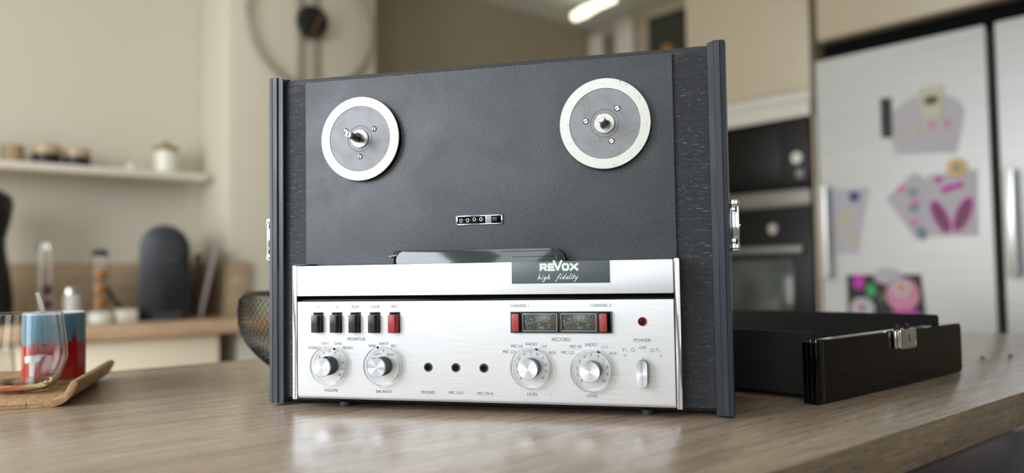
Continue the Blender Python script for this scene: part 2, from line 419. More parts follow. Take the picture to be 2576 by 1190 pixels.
# turntables
def turntable(cx, cz, angs, slot, tip):
    tt = rdone(B().lathe([(0, -.004), (.0440, -.004), (.0462, -.0035), (.0464, .0042), (.0466, .0050), (.0460, .0057)] + [(.0360, .0057), (.0358, .0045), (0, .0045)], (cx, .0232, cz), 'Y', 96), 'turntable', matte_black)
    y = .0232
    B().lathe([(.0360, .0050), (.0360, .0064), (.0459, .0064), (.0464, .0059), (.0464, .0050), (.036, .005)], (cx, y, cz), 'Y', 96).done('friction_ring', ring_m, tt, label='bright steel ring')
    B().lathe([(0, .0050), (.0357, .0050), (.0357, .0058), (.0145, .0058), (.0142, .0055), (.0138, .0058), (0, .0058)], (cx, y, cz), 'Y', 96).done('centre_plate', plate_m, tt)
    B().lathe([(0, .005), (.0104, .005), (.0104, .0070), (.0098, .0074), (.0045, .0074), (.0045, .0082), (0, .0082)], (cx, y, cz), 'Y', 48).done('hub', ring_m, tt)
    sb = B().lathe([(0, .007), (.0037, .007), (.0037, .031), (0, .031)], (cx, y, cz), 'Y', 24)
    for k in range(3):
        a = math.radians(90 + 120 * k + tip); sb.lathe([(0, .0074), (.0018, .0074), (.0018, .0135), (0, .0135)], (cx + .0041 * math.cos(a), y, cz + .0041 * math.sin(a)), 'Y', 8)
    sb.done('spindle', dark_steel, tt)
    B().lathe([(0, .031), (.0038, .031), (.0038, .0340), (.0034, .0345), (0, .0345)], (cx, y, cz), 'Y', 32).done('spindle_tip', steel_w, tt)
    b = B(); t0 = bmesh.new(); bmesh.ops.create_cube(t0, size=1)
    b.join(t0, Matrix.Translation((cx, y - .0346, cz)) @ Matrix.Rotation(math.radians(-slot), 4, 'Y') @ Matrix.Diagonal((.0064, .0003, .0007, 1)))
    b.done('slot', matte_black, tt)
    for a in angs:
        a = math.radians(a); sx_, sz_ = cx + .0195 * math.cos(a), cz + .0195 * math.sin(a)
        b = B().lathe([(0, .0055), (.0026, .0055), (.0026, .0062), (.0022, .0066), (0, .0066)], (sx_, y, sz_), 'Y', 20)
        b.done('screw', steel_w, tt)
        b = B(); b.lathe([(.00265, .0057), (.00265, .00595), (.0031, .00595), (.0031, .0057)], (sx_, y, sz_), 'Y', 20)
        t0 = bmesh.new(); bmesh.ops.create_cube(t0, size=1)
        b.join(t0, Matrix.Translation((sx_, y - .00665, sz_)) @ Matrix.Rotation(math.radians(-slot), 4, 'Y') @ Matrix.Diagonal((.0050, .0003, .0008, 1)))
        b.done('screw_slot', matte_black, tt)
turntable(-.1342, .2933, (150, 30, -90), 72, 0)
turntable(.1352, .2933, (170, 48, -70), 25, 30)
# tape counter
tcn = rdone(B().box(-.0257, .0253, .0214, .0236, .2038, .2050, .0002).box(-.0257, .0253, .0214, .0236, .1952, .1963, .0002).box(-.0257, -.0240, .0214, .0236, .1952, .2050, .0002).box(.0240, .0253, .0214, .0236, .1952, .2050, .0002), 'tape_counter', chrome)
B().box(-.0242, .0242, .0228, .0236, .196, .2042).done('counter_recess', matte_black, tcn)
for k in range(4):
    cx = -.0203 + k * .0074
    B().lathe([(0, -.0034), (.0040, -.0034), (.0040, .0034), (0, .0034)], (cx, .0258, .2001), 'X', 32).done('digit_wheel', machine_d, tcn)
    b = B(); dz = (-.0003, -.0001, .0008, .0007)[k]; y = .0216
    pts = [(.0014 * math.cos(a) * (1 if abs(math.cos(a)) < .9 else 1), .0018 * math.sin(a)) for a in [2 * PI * i / 16 for i in range(17)]]
    b.stroke(pts, .0006, y, (cx, .2001 + dz)); b.done('digit', white_print, tcn, smooth=False)
B().box(.0066, .0136, .0212, .0232, .1960, .2046, .0004).done('counter_cover', mat('grey_clear_plastic', (150, 162, 166), .2), tcn)
B().box(.0150, .0205, .0195, .0232, .1976, .2028, .0008).done('reset_button', black_pl, tcn)
# head cover
hc = rdone(B().rbox(-.0880, .0870, .140, .1688, .0045, .0232, .0110, 10, bev=.0006), 'head_cover', smoke, label='smoked glossy head cover')
B().rbox(.06, .0890, .140, .1690, .0062, .0232, .0120, 8).rbox(.06, .0910, .140, .1690, .0085, .0232, .0130, 8).rbox(.06, .0932, .140, .1688, .0110, .0232, .0140, 8).done('cover_rib', black_pl, hc)
B().rbox(.028, .082, .1655, .1659, .0043, .0046, .00015, 2).done('cover_groove', matte_black, hc); B().rbox(.040, .084, .1598, .1602, .0043, .0046, .00015, 2).done('cover_groove', matte_black, hc)
B().tube([(-.0975, .010, .1630), (-.090, .012, .1645), (-.088, .018, .165)], [.0016, .0013, .0013], 10).done('lever_pin', steel_w, hc)
B().lathe([(0, 0), (.0045, 0), (.0045, .009), (0, .009)], (-.0905, .0232, .1650), 'Y', 20).box(-.0955, -.0925, .012, .0235, .150, .1645, .0005).done('lever_bracket', black_pl, hc)
# upper bar and name plate
rdone(B().rbox(-.2012, .2006, .1220, .1545, .0, .026, .0012, 4, bev=.0004), 'upper_bar', alu_satin)
rdone(B().box(-.2012, .2006, .010, .027, .1150, .1225), 'bar_gap', matte_black)
rdone(B().box(-.2012, .2004, .0035, .012, .1165, .1180, .0005), 'gap_bead', gloss_black)
npl = rdone(B().box(.0402, .1398, -.0006, .0005, .1327, .1546, .0001), 'name_plate', logo_m, label='slate grey name plate')
yl = -.0008
U = .0073; wd = .0022; Z0 = .1452
for x0, wx, hh, strokes in (
        (.0695, .0072, U, ([(k_, v_) for k_, v_ in ((.14, .12), (.14, .88), (.80, .88), (.88, .75), (.88, .56), (.75, .46), (.14, .46))], [(.5, .46), (.92, .1)])),
        (.0778, .0066, U, ([(.95, .12), (.14, .12), (.14, .88), (.95, .88)], [(.14, .5), (.85, .5)])),
        (.0832, .0092, .0098, ([(.08, .98), (.5, .1), (.92, .98)],)),
        (.0918, .0078, U, ([(.16, .3), (.16, .7), (.3, .88), (.7, .88), (.84, .7), (.84, .3), (.7, .12), (.3, .12), (.16, .3)],)),
        (.1000, .0086, U, ([(.1, .1), (.9, .9)], [(.1, .9), (.9, .1)]))):
    b = B()
    for st in strokes: b.stroke(st, wd, yl, (x0, Z0), (wx, hh))
    b.done('logo_letter', white_print, npl, smooth=False)
G = {'h': ([[(0, 0), (0, 2.1)], [(0, .4), (.35, .9), (.65, .85), (.6, .1), (.9, .15)]], 1.0),
     'i': ([[(.1, 1), (0, .15), (.3, .1)], [(.12, 1.5), (.14, 1.7)]], .55),
     'g': ([[(.75, .95), (.3, .95), (0, .5), (.15, .05), (.5, .15), (.75, .9)], [(.75, .9), (.55, -.8), (.2, -1), (-.1, -.6)]], 1.0),
     'f': ([[(.65, 1.8), (.45, 2.2), (.25, 1.9), (.0, -1.0)], [(-.15, .95), (.6, 1.05)]], .75),
     'd': ([[(.7, .95), (.25, .95), (0, .5), (.15, .05), (.5, .2), (.72, .9)], [(.72, 2.2), (.68, .2), (.95, .1)]], 1.05),
     'e': ([[(0, .5), (.5, .6), (.55, .9), (.25, 1.0), (0, .5), (.15, .05), (.6, .15)]], .75),
     'l': ([[(0.05, 2.2), (0, .15), (.3, .1)]], .5), 't': ([[(.05, 1.8), (0, .15), (.35, .1)], [(-.3, 1.1), (.5, 1.2)]], .6),
     'y': ([[(0, 1), (.1, .15), (.45, .15), (.7, 1)], [(.7, 1), (.5, -.8), (.1, -1.0)]], .9)}
b = B(); cur = 0.; S_ = .00245
for word, x0 in (('high', .0672), ('fidelity', .0868)):
    cur = 0.
    for chh in word:
        for st in G[chh][0]: b.stroke([(cur + a * 1.15, c_) for a, c_ in st], .00058, yl, (x0, .1368), (S_, S_), .5)
        cur += G[chh][1] * 1.55
b.done('script_lettering', white_print, npl, smooth=False, kind='stuff')
# chrome strips
for s in (-1, 1):
    a, c_ = sorted((s * .2016, s * .2066))
    rdone(B().rbox(a, c_, .0112, .1553, -.0004, .0262, .0008, 3, bev=.0003), 'chrome_strip', chrome, label='bright chrome edge strip')
rdone(B().box(.1975, .2062, .004, .027, .1552, .1572, .0004), 'strip_end', black_pl); rdone(B().box(-.2062, -.19, .006, .027, .1552, .1566, .0003), 'strip_end', black_pl)
# fascia
fp = [(.0, .116), (.0, .0165), (.0008, .0142), (.0030, .0122), (.0060, .0117), (.020, .0117), (.020, .116)]
fa = rdone(B().prism(fp, -.2006, .2002, 'X'), 'control_panel', alu)
TX = [('<<',-0.1763,0.1100,0.0043,0.0026),('>>',-0.1538,0.1099,0.0042,0.0026),('PLAY',-0.1320,0.1103,0.0088,0.0030),('STOP',-0.1095,0.1102,0.0095,0.0030),('REC',-0.0874,0.1105,0.0072,0.0030),('MONITOR',-0.1313,0.0762,0.0207,0.0034),('STEREO',-0.1808,0.0665,0.0142,0.0029),('CH I',-0.1685,0.0713,0.0075,0.0029),('CH II',-0.1531,0.0714,0.0079,0.0029),('MONO',-0.1415,0.0669,0.0116,0.0029),('NAB',-0.1135,0.0692,0.0077,0.0029),('INPUT',-0.0999,0.0714,0.0104,0.0029),('IEC',-0.0887,0.0694,0.0058,0.0029),('VOLUME',-0.1613,0.0215,0.0154,0.0030),('BALANCE',-0.1003,0.0216,0.0171,0.0030),('PHONES',-0.0511,0.0218,0.0149,0.0030),('MIC CH I',-0.0204,0.0221,0.0159,0.0030),('MIC CH II',0.0102,0.0220,0.0164,0.0030),('CHANNEL I',0.0478,0.1106,0.0190,0.0031),('CHANNEL II',0.1299,0.1106,0.0204,0.0031),('RECORD',0.0900,0.0770,0.0189,0.0035),('MIC LO',0.0363,0.0643,0.0129,0.0031),('MIC HI',0.0443,0.0700,0.0116,0.0031),('RADIO',0.0595,0.0721,0.0119,0.0031),('AUX',0.0809,0.0639,0.0073,0.0031),('MIC LO',0.0962,0.0641,0.0124,0.0031),('MIC HI',0.1042,0.0700,0.0111,0.0031),('RADIO',0.1197,0.0721,0.0114,0.0031),('AUX',0.1411,0.0638,0.0074,0.0031),('LEVEL',0.0599,0.0223,0.0110,0.0031),('LEVEL',0.1203,0.0221,0.0114,0.0031),('POWER',0.1698,0.0767,0.0164,0.0034),('OFF',0.1701,0.0694,0.0069,0.0030),('3',0.1510,0.0673,0.0019,0.0028),('3',.1530,.0683,.0011,.0016),('4',.1545,.0662,.0011,.0016),('7',0.1829,0.0672,0.0019,0.0028),('1',.1847,.0683,.0005,.0016),('2',.1863,.0662,.0011,.0016)]
KN = [(-.1625, .0480, 65, 80, 0), (-.1005, .0485, 101, 118, 1), (.0591, .0487, 70, 225, 2), (.1203, .0470, 68, 225, 2)]
for (kx, kz, pa, ta, kind) in KN:
    if kind == 1:
        TX += [('LEFT', kx - .0065, kz + .0118, .0080, .0024), ('RIGHT', kx + .0085, kz + .0118, .0090, .0024), ('1', kx, kz + .0155, .0005, .0026)]
    else:
        for n in range(11):
            a = math.radians(92 + (5 - n) * 26.6); TX.append((str(n), kx + .0152 * math.cos(a), kz + .0152 * math.sin(a), .0007 if n == 1 else (.0030 if n == 10 else .0018), .0026))
font_mesh(TX, 'lettering', print_m, -.0002, fa)
b = B()
def circ(cx, cz, r, w_, y=-.0002, sx_=1.): b.stroke([(r * sx_ * math.cos(2 * PI * i / 20), r * math.sin(2 * PI * i / 20)) for i in range(21)], w_, y, (cx, cz))
circ(.1604, .0671, .0016, .0004); circ(.1787, .0670, .0016, .0004); circ(.1528, .0618, .0009, .0003); circ(.1873, .0616, .0009, .0003)
circ(.0720, .0702, .0012, .0002, sx_=.6); circ(.1336, .0700, .0012, .0002, sx_=.6)
for xx in (.0697, .0738, .0747): b.stroke([(xx, .0690), (xx, .0714)], .0003, -.0002)
for xx in (.1305, .1314, .1358): b.stroke([(xx, .0688), (xx, .0712)], .0003, -.0002)
for i, (xx, zz, l_) in enumerate(((.078, .0212, .0028), (-.03, .0142, .0), (.172, .0142, .0014))):
    if l_: b.stroke([(xx, zz), (xx + .0004, zz + l_)], .00025, -.0002)
b.stroke([(.1700, .0592), (.1705, .0606)], .0003, -.0002)
b.done('printed_symbol', print_m, fa, smooth=False, kind='stuff')
# push buttons
for i, bx in enumerate((-.1759, -.1540, -.1323, -.1099, -.0875)):
    pb = rdone(B().box(bx - .0061, bx + .0061, -.0008, .003, .0828, .1047, .0004), 'push_button', black_pl)
    B().box(bx - .0048, bx + .0048, -.0011, .0, .1022, .1040, .0002).done('button_slot', matte_black, pb)
    mm = red_pl if i == 4 else key_m
    kb = B().prism([(bx - .0050, -.0008), (bx - .0050, -.0070), (bx - .0044, -.0078), (bx + .0026, -.0078), (bx + .0050, -.0052), (bx + .0050, -.0008)], .0832, .1018, 'Z', .0003)
    kb.done('key_cap', mm, pb, **({'label': 'red record key'} if i == 4 else {}))
# rotary knobs
for (kx, kz, pa, ta, kind) in KN:
    hgt = .019 if kind < 2 else .0165
    kb = B(); n = 60; pr = []
    for i in range(n * 2):
        a = PI * i / n; r = .0098 if i % 2 else .0094; pr.append((kx + r * math.cos(a), kz + r * math.sin(a)))
    kb.prism(pr, -hgt + .0015, .001, 'Y')
    kn = rdone(kb, 'rotary_knob', black_pl)
    B().lathe([(0, hgt - .0016), (.0101, hgt - .0016), (.0101, hgt - .0004), (.0097, hgt), (.0003, hgt), (0, hgt)], (0, 0, 0), 'Y', 64).done('knob_cap', cap_m, kn, label='turned aluminium cap').location = (kx, 0, kz)
    B().lathe([(.0193, .0006), (.0208, .0006), (.0211, .0012), (.0211, .0054), (.0206, .0060), (.0196, .0060), (.0192, .0054), (.0190, .0012), (.0193, .0006)], (kx, 0, kz), 'Y', 96).done('clear_skirt', acr, kn, label='clear acrylic skirt')
    a = math.radians(pa); t0 = bmesh.new(); bmesh.ops.create_cube(t0, size=1); b = B()
    b.join(t0, Matrix.Translation((kx + .0199 * math.cos(a), -.0063, kz + .0199 * math.sin(a))) @ Matrix.Rotation(-(a - PI / 2), 4, 'Y') @ Matrix.Diagonal((.0024, .0006, .0018, 1)))
    b.done('skirt_pointer', matte_black, kn, smooth=False); b = B()
    a = math.radians(ta); t0 = bmesh.new(); bmesh.ops.create_cube(t0, size=1)
    b.join(t0, Matrix.Translation((kx + .0098 * math.cos(a), -hgt * .68, kz + .0098 * math.sin(a))) @ Matrix.Rotation(-(a - PI / 2), 4, 'Y') @ Matrix.Diagonal((.0016, .0070, .0016, 1)))
    b.done('knob_pointer', matte_black, kn, smooth=False)
# jacks
for jx in (-.0508, -.0208, .0093):
    j = rdone(B().lathe([(.0027, -.008), (.0027, .0004), (.0030, .0010), (.0042, .0010), (.0047, .0002), (.0047, -.001)], (jx, 0, .0476), 'Y', 32), 'jack_socket', rubber)
    B().lathe([(0, .0012), (.0031, .0012), (.0031, .0010), (0, .0010)], (jx, 0, .0476), 'Y', 24).done('jack_hole', matte_black, j)
# meters
mf = rdone(B().box(.0390, .1407, -.0010, .002, .0834, .1047, .0003), 'meter_bezel', black_pl)
B().box(.0398, .0492, -.0014, 0, .0846, .1036).box(.0512, .0876, -.0014, 0, .0846, .1036).box(.0900, .1268, -.0014, 0, .0846, .1036).box(.1285, .1400, -.0014, 0, .0846, .1036).done('bezel_recess', matte_black, mf)
b = B()
for x0, x1 in ((.0390, .1407),):
    b.box(x0, x1, -.0030, -.0010, .1036, .1047, .0002); b.box(x0, x1, -.0030, -.0010, .0834, .0845, .0002)
for xx in (.0394, .0502, .0888, .1276, .1403): b.box(xx - .0006, xx + .0006, -.0030, -.0010, .0834, .1047, .0002)
b.done('bezel_frame', rail_m, mf)
for xx in (.0447, .1330):
    rdone(B().box(xx - .0037, xx + .0037, -.0072, -.0012, .0852, .1028, .0006), 'record_key', red_pl, label='brick red record key')
for x0, x1 in ((.0518, .0872), (.0906, .1264)):
    vm = rdone(B().box(x0, x1, -.0024, -.0012, .0852, .1030, .0004), 'level_meter', meter_m)
    cx = (x0 + x1) / 2; zc = .0664; RR = .0289; A_ = lambda t: 121 - 62 * t
    P = lambda r, a: (cx + r * math.cos(math.radians(a)), zc + r * math.sin(math.radians(a)))
    wb, ob = B(), B(); y = -.0026
    wb.stroke([P(RR, a) for a in range(121, 72, -3)] + [P(RR, 72)], .00024, y); ob.stroke([P(RR, a) for a in (72, 69, 66, 63, 59)], .0004, y)
    for a in map(A_, (.03, .08, .13, .24, .38, .48, .55, .62, .69, .75)): wb.stroke([P(RR, a), P(RR + .0012, a)], .0003, y)
    for a in map(A_, (.80, .86, .92, .99)): ob.stroke([P(RR, a), P(RR + .0012, a)], .0003, y)
    for a in range(117, 72, -5): wb.stroke([P(RR - .0012, a), P(RR - .0015, a)], .0003, y)
    wb.done('scale_line', white_print, vm, smooth=False); ob.done('overload_scale', orange_m, vm, smooth=False)
    T1 = []; T2 = []
    for s_, a, w_ in (('20', .05, .0024), ('10', .23, .0024), ('7', .38, .0012), ('5', .48, .0012), ('3', .63, .0012), ('1', .75, .0004)):
        p = P(RR + .0033, A_(a)); T1.append((s_, p[0], p[1], w_, .0019))
    for s_, a in (('0', .82), ('1', .89), ('2', .96)):
        p = P(RR + .0033, A_(a)); T2.append((s_, p[0], p[1], .0004 if s_ == '1' else .0013, .0019))
    T1 += [('VU', cx + .0008, .0888, .0046, .0022), ('50', cx - .0012, .0925, .0020, .0014), ('100', cx + .0092, .0914, .0030, .0014), ('0', cx - .0108, .0888, .001, .0013), ('%', cx + .0088, .0892, .0013, .0012), ('-dB', cx + .0105, .1010, .0030, .0012)]
    font_mesh(T1, 'scale_lettering', white_print, y, vm, .004); font_mesh(T2, 'overload_lettering', orange_m, y, vm, .004)
    B().stroke([(x0 + .0032, .0918), (x0 + .0066, .0858)], .0008, -.0030).done('needle', orange_m, vm, smooth=False)
    b = B().box(x0, x1, -.0046, -.0024, .1019, .1030, .0003).box(x0, x1, -.0046, -.0024, .0852, .0860, .0003).box(x0, x0 + .0007, -.0046, -.0024, .0852, .1030, .0002).box(x1 - .0009, x1, -.0046, -.0024, .0852, .1030, .0002)
    b.done('clear_rim', mat('pale_clear_plastic', (160, 170, 165), .15, coat=.4) if x0 < .06 else bpy.data.materials['pale_clear_plastic'], vm)
    B().box(x0 + .0005, x1 - .0006, -.0046, -.0041, .0858, .1021).done('meter_pane', thin_glass, vm)
# indicator lamp, power switch, feet
il = rdone(B().lathe([(0, -.001), (.0042, -.001), (.0044, .0004), (.0040, .0010), (.0034, .0006), (.0030, -.0002), (0, -.0002)], (.1702, 0, .0947), 'Y', 40), 'indicator_lamp', lamp_red, label='red indicator lamp')
B().lathe([(0, .0), (.0034, .0), (.0030, .0004), (0, .0008)], (.1702, 0, .0947), 'Y', 24).done('lens', mat('dark_red_lens', (50, 4, 8), .35, spec=.2), il)
def capsule(cx, cz, w_, h_, y0, y1, mm, name, par, at=None):
    b = B(); b.rbox(cx - w_ / 2, cx + w_ / 2, cz - h_ / 2, cz + h_ / 2, y0, y1, w_ / 2 - .00001, 12); return b
pk = rdone(capsule(.1696, .0450, .0106, .0270, -.0090, .0, None, '', None), 'power_knob', plate_m)
o = capsule(0, 0, .0102, .0264, -.0003, .0006, None, '', None).done('power_knob_face', cap_m, pk, label='turned aluminium face'); o.location = (.1694, -.0093, .0450)
for fx in (-.161, .1702):
    for fy in (.034, .145):
        rdone(B().lathe([(0, 0), (.0062, 0), (.0065, .0005), (.0065, .0052), (0, .0052)], (fx, fy, 0), 'Z', 24), 'foot', rubber)

# ------------------------------------------------------------------ case lid
lid = kthing('case_lid', 'open black lid of the tape recorder case lying hollow side up at right', 'case lid', .800, .433)
LL, LW, LH = .390, .503, .0665
for s, y0, y1 in ((0, 0, .018), (1, LW - .018, LW)):
    sp = B().rbox(.004, LL, 0.0005, LH, y0 + .0005, y1 - .0005, .008, 6, 'Y').done('side_panel', gloss_black, lid)
    tp = [(0.000, y0), (0.0, y1)]
    b = B()
    for i in range(3):
        ya = y0 + i * .006; sft = (0, .0008, .0022)[i] if s == 0 else (.0022, .0008, 0)[i]
        b.box(sft, .016, ya + .0003, ya + .0057, .0012, LH - .001, .0005)
    b.done('edge_trim', gloss_black, sp)
    B().rbox(.006, LL - .09, y0 + .003, y0 + .0065, LH - .0005, LH + .0012, .0015, 2, 'Z').rbox(.006, LL - .09, y0 + .0095, y0 + .013, LH - .0005, LH + .0012, .0015, 2, 'Z').done('metal_edge', chrome, sp, label='bright metal edge')
B().box(.0225, .0285, .0178, LW - .0178, .006, .0745, .002).done('end_wall', lid_vinyl, lid)
B().rbox(.0178, LW - .0178, .006, .0785, .356, .362, .004, 4, 'X').done('end_wall', lid_vinyl, lid)
B().box(.0288, .3558, .0182, LW - .0182, .004, .010).done('base_panel', lid_vinyl, lid)
b = B().rbox(.185, .228, .0455, .0690, -.0075, -.0004, .0025, 4, 'Y', .0008)
la = b.done('latch', chrome, lid, label='chrome lock with key slot')
B().box(.2075, .2090, -.0078, -.0070, .0535, .0625).done('key_slot', matte_black, la)
B().box(.1785, .2, -.0045, -.0003, .0465, .0680, .0008).done('latch_plate', steel_w, la)
B().prism([(-.005, .068), (-.003, .0740), (.0005, .0755), (.003, .071), (.001, .066)], .1875, .1915, 'X', .0005).done('hook', dark_steel, la); B().prism([(-.005, .068), (-.003, .0740), (.0005, .0755), (.003, .071), (.001, .066)], .2155, .2190, 'X', .0005).done('hook', dark_steel, la)

# ------------------------------------------------------------------ tray, glass, mug, spoon
tray = thing('bamboo_tray', 'bamboo serving tray with upturned edge under the glass and mug', 'tray', KW(.2066, 1.0407, 0), TH - math.radians(23.5))
pr = [(-.36, .0)]; inn = []
for i in range(11):
    t_ = i / 10; a = math.radians(62 * t_); r = .026
    pr.append((.004 + r * math.sin(a), r * (1 - math.cos(a))))
ex, ez = pr[-1]; dx, dz = math.cos(math.radians(62)), math.sin(math.radians(62))
pr.append((ex + dx * .012, ez + dz * .012)); pr.append((ex + dx * .015 - .003, ez + dz * .015 + .001)); pr.append((ex + dx * .012 - .0075, ez + dz * .012 + .004))
for i in range(10, -1, -1):
    a = math.radians(62 * i / 10); r = .0175; pr.append((.004 + r * math.sin(a), .0085 + r * (1 - math.cos(a))))
pr.append((-.36, .0085))
tb = B().prism(pr, 0, .262, 'Y', .0008)
for v in tb.b.verts:                                   # rounded far corner of the upturned edge
    if v.co.z > .014: 
        f_ = (v.co.z - .014) / .03; v.co.y = .002 + (v.co.y) * (1 - .10 * f_)
tb.done('tray_board', bamboo, tray)
b = B()
for xx in (-.058, -.094, -.131, -.168, -.02): b.box(xx, xx + .0005, -.0003, .0003, .0005, .0083)
b.box(-.36, -.004, -.0003, .0003, .0042, .0046)
b.done('lamination_joint', mat('dark_joint', (120, 84, 52), .7), tray)

gp = KW(.201, 1.1415, .0089)
gl = thing('glass_tumbler', 'rounded double-walled clear glass with pale tea on the bamboo tray', 'glass', gp)
def smooth(p, k=4):
    o_ = []
    for i in range(len(p) - 1):
        a, b_, c_, d_ = p[max(i - 1, 0)], p[i], p[i + 1], p[min(i + 2, len(p) - 1)]
        for j in range(k):
            t = j / k; f = lambda w, x, y, z: .5 * (2 * x + (y - w) * t + (2 * w - 5 * x + 4 * y - z) * t * t + (3 * x - w - 3 * y + z) * t ** 3)
            o_.append((max(f(a[0], b_[0], c_[0], d_[0]), 0), f(a[1], b_[1], c_[1], d_[1])))
    return o_ + [p[-1]]
out = [(0, .002), (.018, .0012), (.028, .0008), (.0325, .004), (.042, .016), (.0480, .034), (.0490, .046), (.0478, .062), (.0450, .082), (.0430, .0950)]
inn = [(.0418, .0950), (.0438, .082), (.0464, .062), (.0475, .046), (.0462, .034), (.040, .018), (.031, .0075), (.026, .0052), (0, .0048)]
B().lathe([(0, .002)] + smooth(out)[1:] + [(.0424, .0956)] + smooth(inn)[:-1] + [(0, .0048)], n=96).done('glass_wall', thin_glass, gl)
tl = [(0, .0052), (.025, .0056), (.0305, .0082), (.0330, .0112), (.0331, .0118), (0, .0118)]
B().lathe(tl, n=64).done('tea', tea, gl, label='shallow pale amber tea')
hb = thing('mug', 'red and blue city skyline mug behind the clear glass', 'mug', KW(.250, 1.213, .0092))
MR = .0370; MH = .0925
B().lathe([(0, .0), (.033, .0), (.0345, .0035), (MR, .0050), (MR, MH - .001), (MR - .0015, MH), (MR - .003, MH - .001), (MR - .0035, .008), (0, .006)], n=80).done('mug_body', mug_white, hb)
B().lathe([(MR + .0001, .0055), (MR + .0003, .0055), (MR + .0003, MH - .0022), (MR + .0001, MH - .0022)], n=80).done('blue_glaze_band', mug_blue, hb, label='blue sky decoration')
b = B(); n = 240; rnd = random.Random(5); hts = []
hh = .052
while len(hts) < n:
    k = rnd.choice((3, 4, 6, 8)); hh = .050 + rnd.uniform(-.003, .004); hts += [hh] * k
hts = hts[:n]
def spire(c0, half, base, top):
    for i in range(-half, half + 1): hts[(c0 + i) % n] = max(hts[(c0 + i) % n], base + (top - base) * (1 - abs(i) / (half + .01)))
aim = math.atan2(CAM.y - hb.location.y, CAM.x - hb.location.x); ci = int((aim + .62) / (2 * PI) * n) % n
for i in range(-9, 10): hts[(ci + i) % n] = .0545
for i in range(-3, 4): hts[(ci + i) % n] = .060
spire(ci, 2, .060, .070)
for c0 in (ci + 18, ci + 26, ci - 30, ci - 44, ci + 90, ci + 140): spire(c0, 2, .05, .059)
R2 = MR + .0006; vs = []
for i in range(n):
    for h in (hts[i],):
        a0, a1_ = 2 * PI * i / n, 2 * PI * (i + 1) / n
        q = [b.b.verts.new((R2 * math.cos(a), R2 * math.sin(a), z)) for a, z in ((a0, .0055), (a1_, .0055), (a1_, h), (a0, h))]; b.b.faces.new(q)
b.done('skyline_decoration', mug_red, hb, smooth=False, label='red skyline decoration')
b = B(); R3 = MR + .0010; c0 = aim - .50
def mp(u, z): a = c0 + u / R3; return (R3 * math.cos(a), R3 * math.sin(a), z)
def mpoly(pts):
    n_ = 10
    top, bot = pts
    for i in range(n_):
        t0, t1 = i / n_, (i + 1) / n_
        f_ = lambda P_1, t: (P_1[0][0] + (P_1[1][0] - P_1[0][0]) * t, P_1[0][1] + (P_1[1][1] - P_1[0][1]) * t)
        q = [mp(*f_(bot, t0)), mp(*f_(bot, t1)), mp(*f_(top, t1)), mp(*f_(top, t0))]; b.b.faces.new([b.b.verts.new(p) for p in q])
mpoly((((-.022, .036), (.012, .040)), ((-.020, .027), (.002, .030)))); mpoly((((-.012, .029), (-.003, .030)), ((-.011, .008), (-.004, .008))))
b.done('white_motif', mug_white, hb, smooth=False)
hd = B().tube([(-MR + .001, 0, .075), (-MR - .018, 0, .076), (-MR - .024, 0, .05), (-MR - .016, 0, .026), (-MR + .001, 0, .022)], .0045, 10)
ho = hd.done('handle', mug_white, hb); ho.rotation_euler = (0, 0, aim - PI + .1 + PI)
spn = thing('teaspoon', 'steel teaspoon handle standing up out of the mug', 'spoon', KW(.250, 1.213, .0157))
dirx = M3 @ Vector((1, 0, 0))
b = B(); base = Vector((.0, 0, 0)); 
pts = [(base + Vector((dirx.x, dirx.y, 0)) * u + Vector((0, 0, z))) for u, z in ((.006, .002), (.004, .03), (-.010, .070), (-.018, .096), (-.0225, .112))]
t0 = bmesh.new(); nrm = Vector((-dirx.y, dirx.x, 0)); rings = []
for p, wd_ in zip(pts, (.010, .0022, .0024, .0036, .0030)):
    rings.append([t0.verts.new(p + Vector((dirx.x, dirx.y, 0)) * wd_ * a + nrm * .0009 * c_) for a, c_ in ((-1, -1), (1, -1), (1, 1), (-1, 1))])
for a, c_ in zip(rings, rings[1:]):
    for i in range(4): t0.faces.new((a[i], a[(i + 1) % 4], c_[(i + 1) % 4], c_[i]))
t0.faces.new(rings[0]); t0.faces.new(rings[-1]); bmesh.ops.recalc_face_normals(t0, faces=t0.faces[:]); b.join(t0)
b.done('spoon_handle', steel_w, spn)

# ------------------------------------------------------------------ wire mesh bowl
bw = thing('mesh_bowl', 'black wire mesh fruit bowl behind the left side of the recorder', 'bowl', (-.3242, .2999, 0))
t0 = bmesh.new(); pf = [(.050, .003), (.070, .010), (.086, .020), (.100, .033), (.112, .048), (.1195, .062), (.1235, .077), (.1245, .095), (.1225, .112), (.114, .1205)]
fine = []
for i in range(len(pf) - 1):
    for k in range(3): t_ = k / 3; fine.append((pf[i][0] * (1 - t_) + pf[i + 1][0] * t_, pf[i][1] * (1 - t_) + pf[i + 1][1] * t_))
fine.append(pf[-1]); n = 84; rings = []
for j, (r, z) in enumerate(fine): rings.append([t0.verts.new((r * math.cos(2 * PI * (i + .5 * (j % 2)) / n), r * math.sin(2 * PI * (i + .5 * (j % 2)) / n), z)) for i in range(n)])
for j in range(len(rings) - 2):
    for i in range(n):
        a, c_ = rings[j], rings[j + 2]; m_ = rings[j + 1]; s = j % 2
        t0.faces.new((a[i], m_[(i + s) % n], c_[i], m_[(i - 1 + s) % n]))
bb = B(); bb.b.free(); bb.b = t0
o = bb.done('mesh_wall', mesh_m, bw, smooth=False); md = o.modifiers.new('w', 'WIREFRAME'); md.thickness = .0011; md.use_even_offset = False
B().tube([(.1145 * math.cos(2 * PI * i / 60), .1145 * math.sin(2 * PI * i / 60), .1205) for i in range(61)], .0020, 8).done('rim', mesh_m, bw)
B().tube([(.0500 * math.cos(2 * PI * i / 40), .0500 * math.sin(2 * PI * i / 40), .003) for i in range(41)], .0028, 8).done('foot_ring', mesh_m, bw)

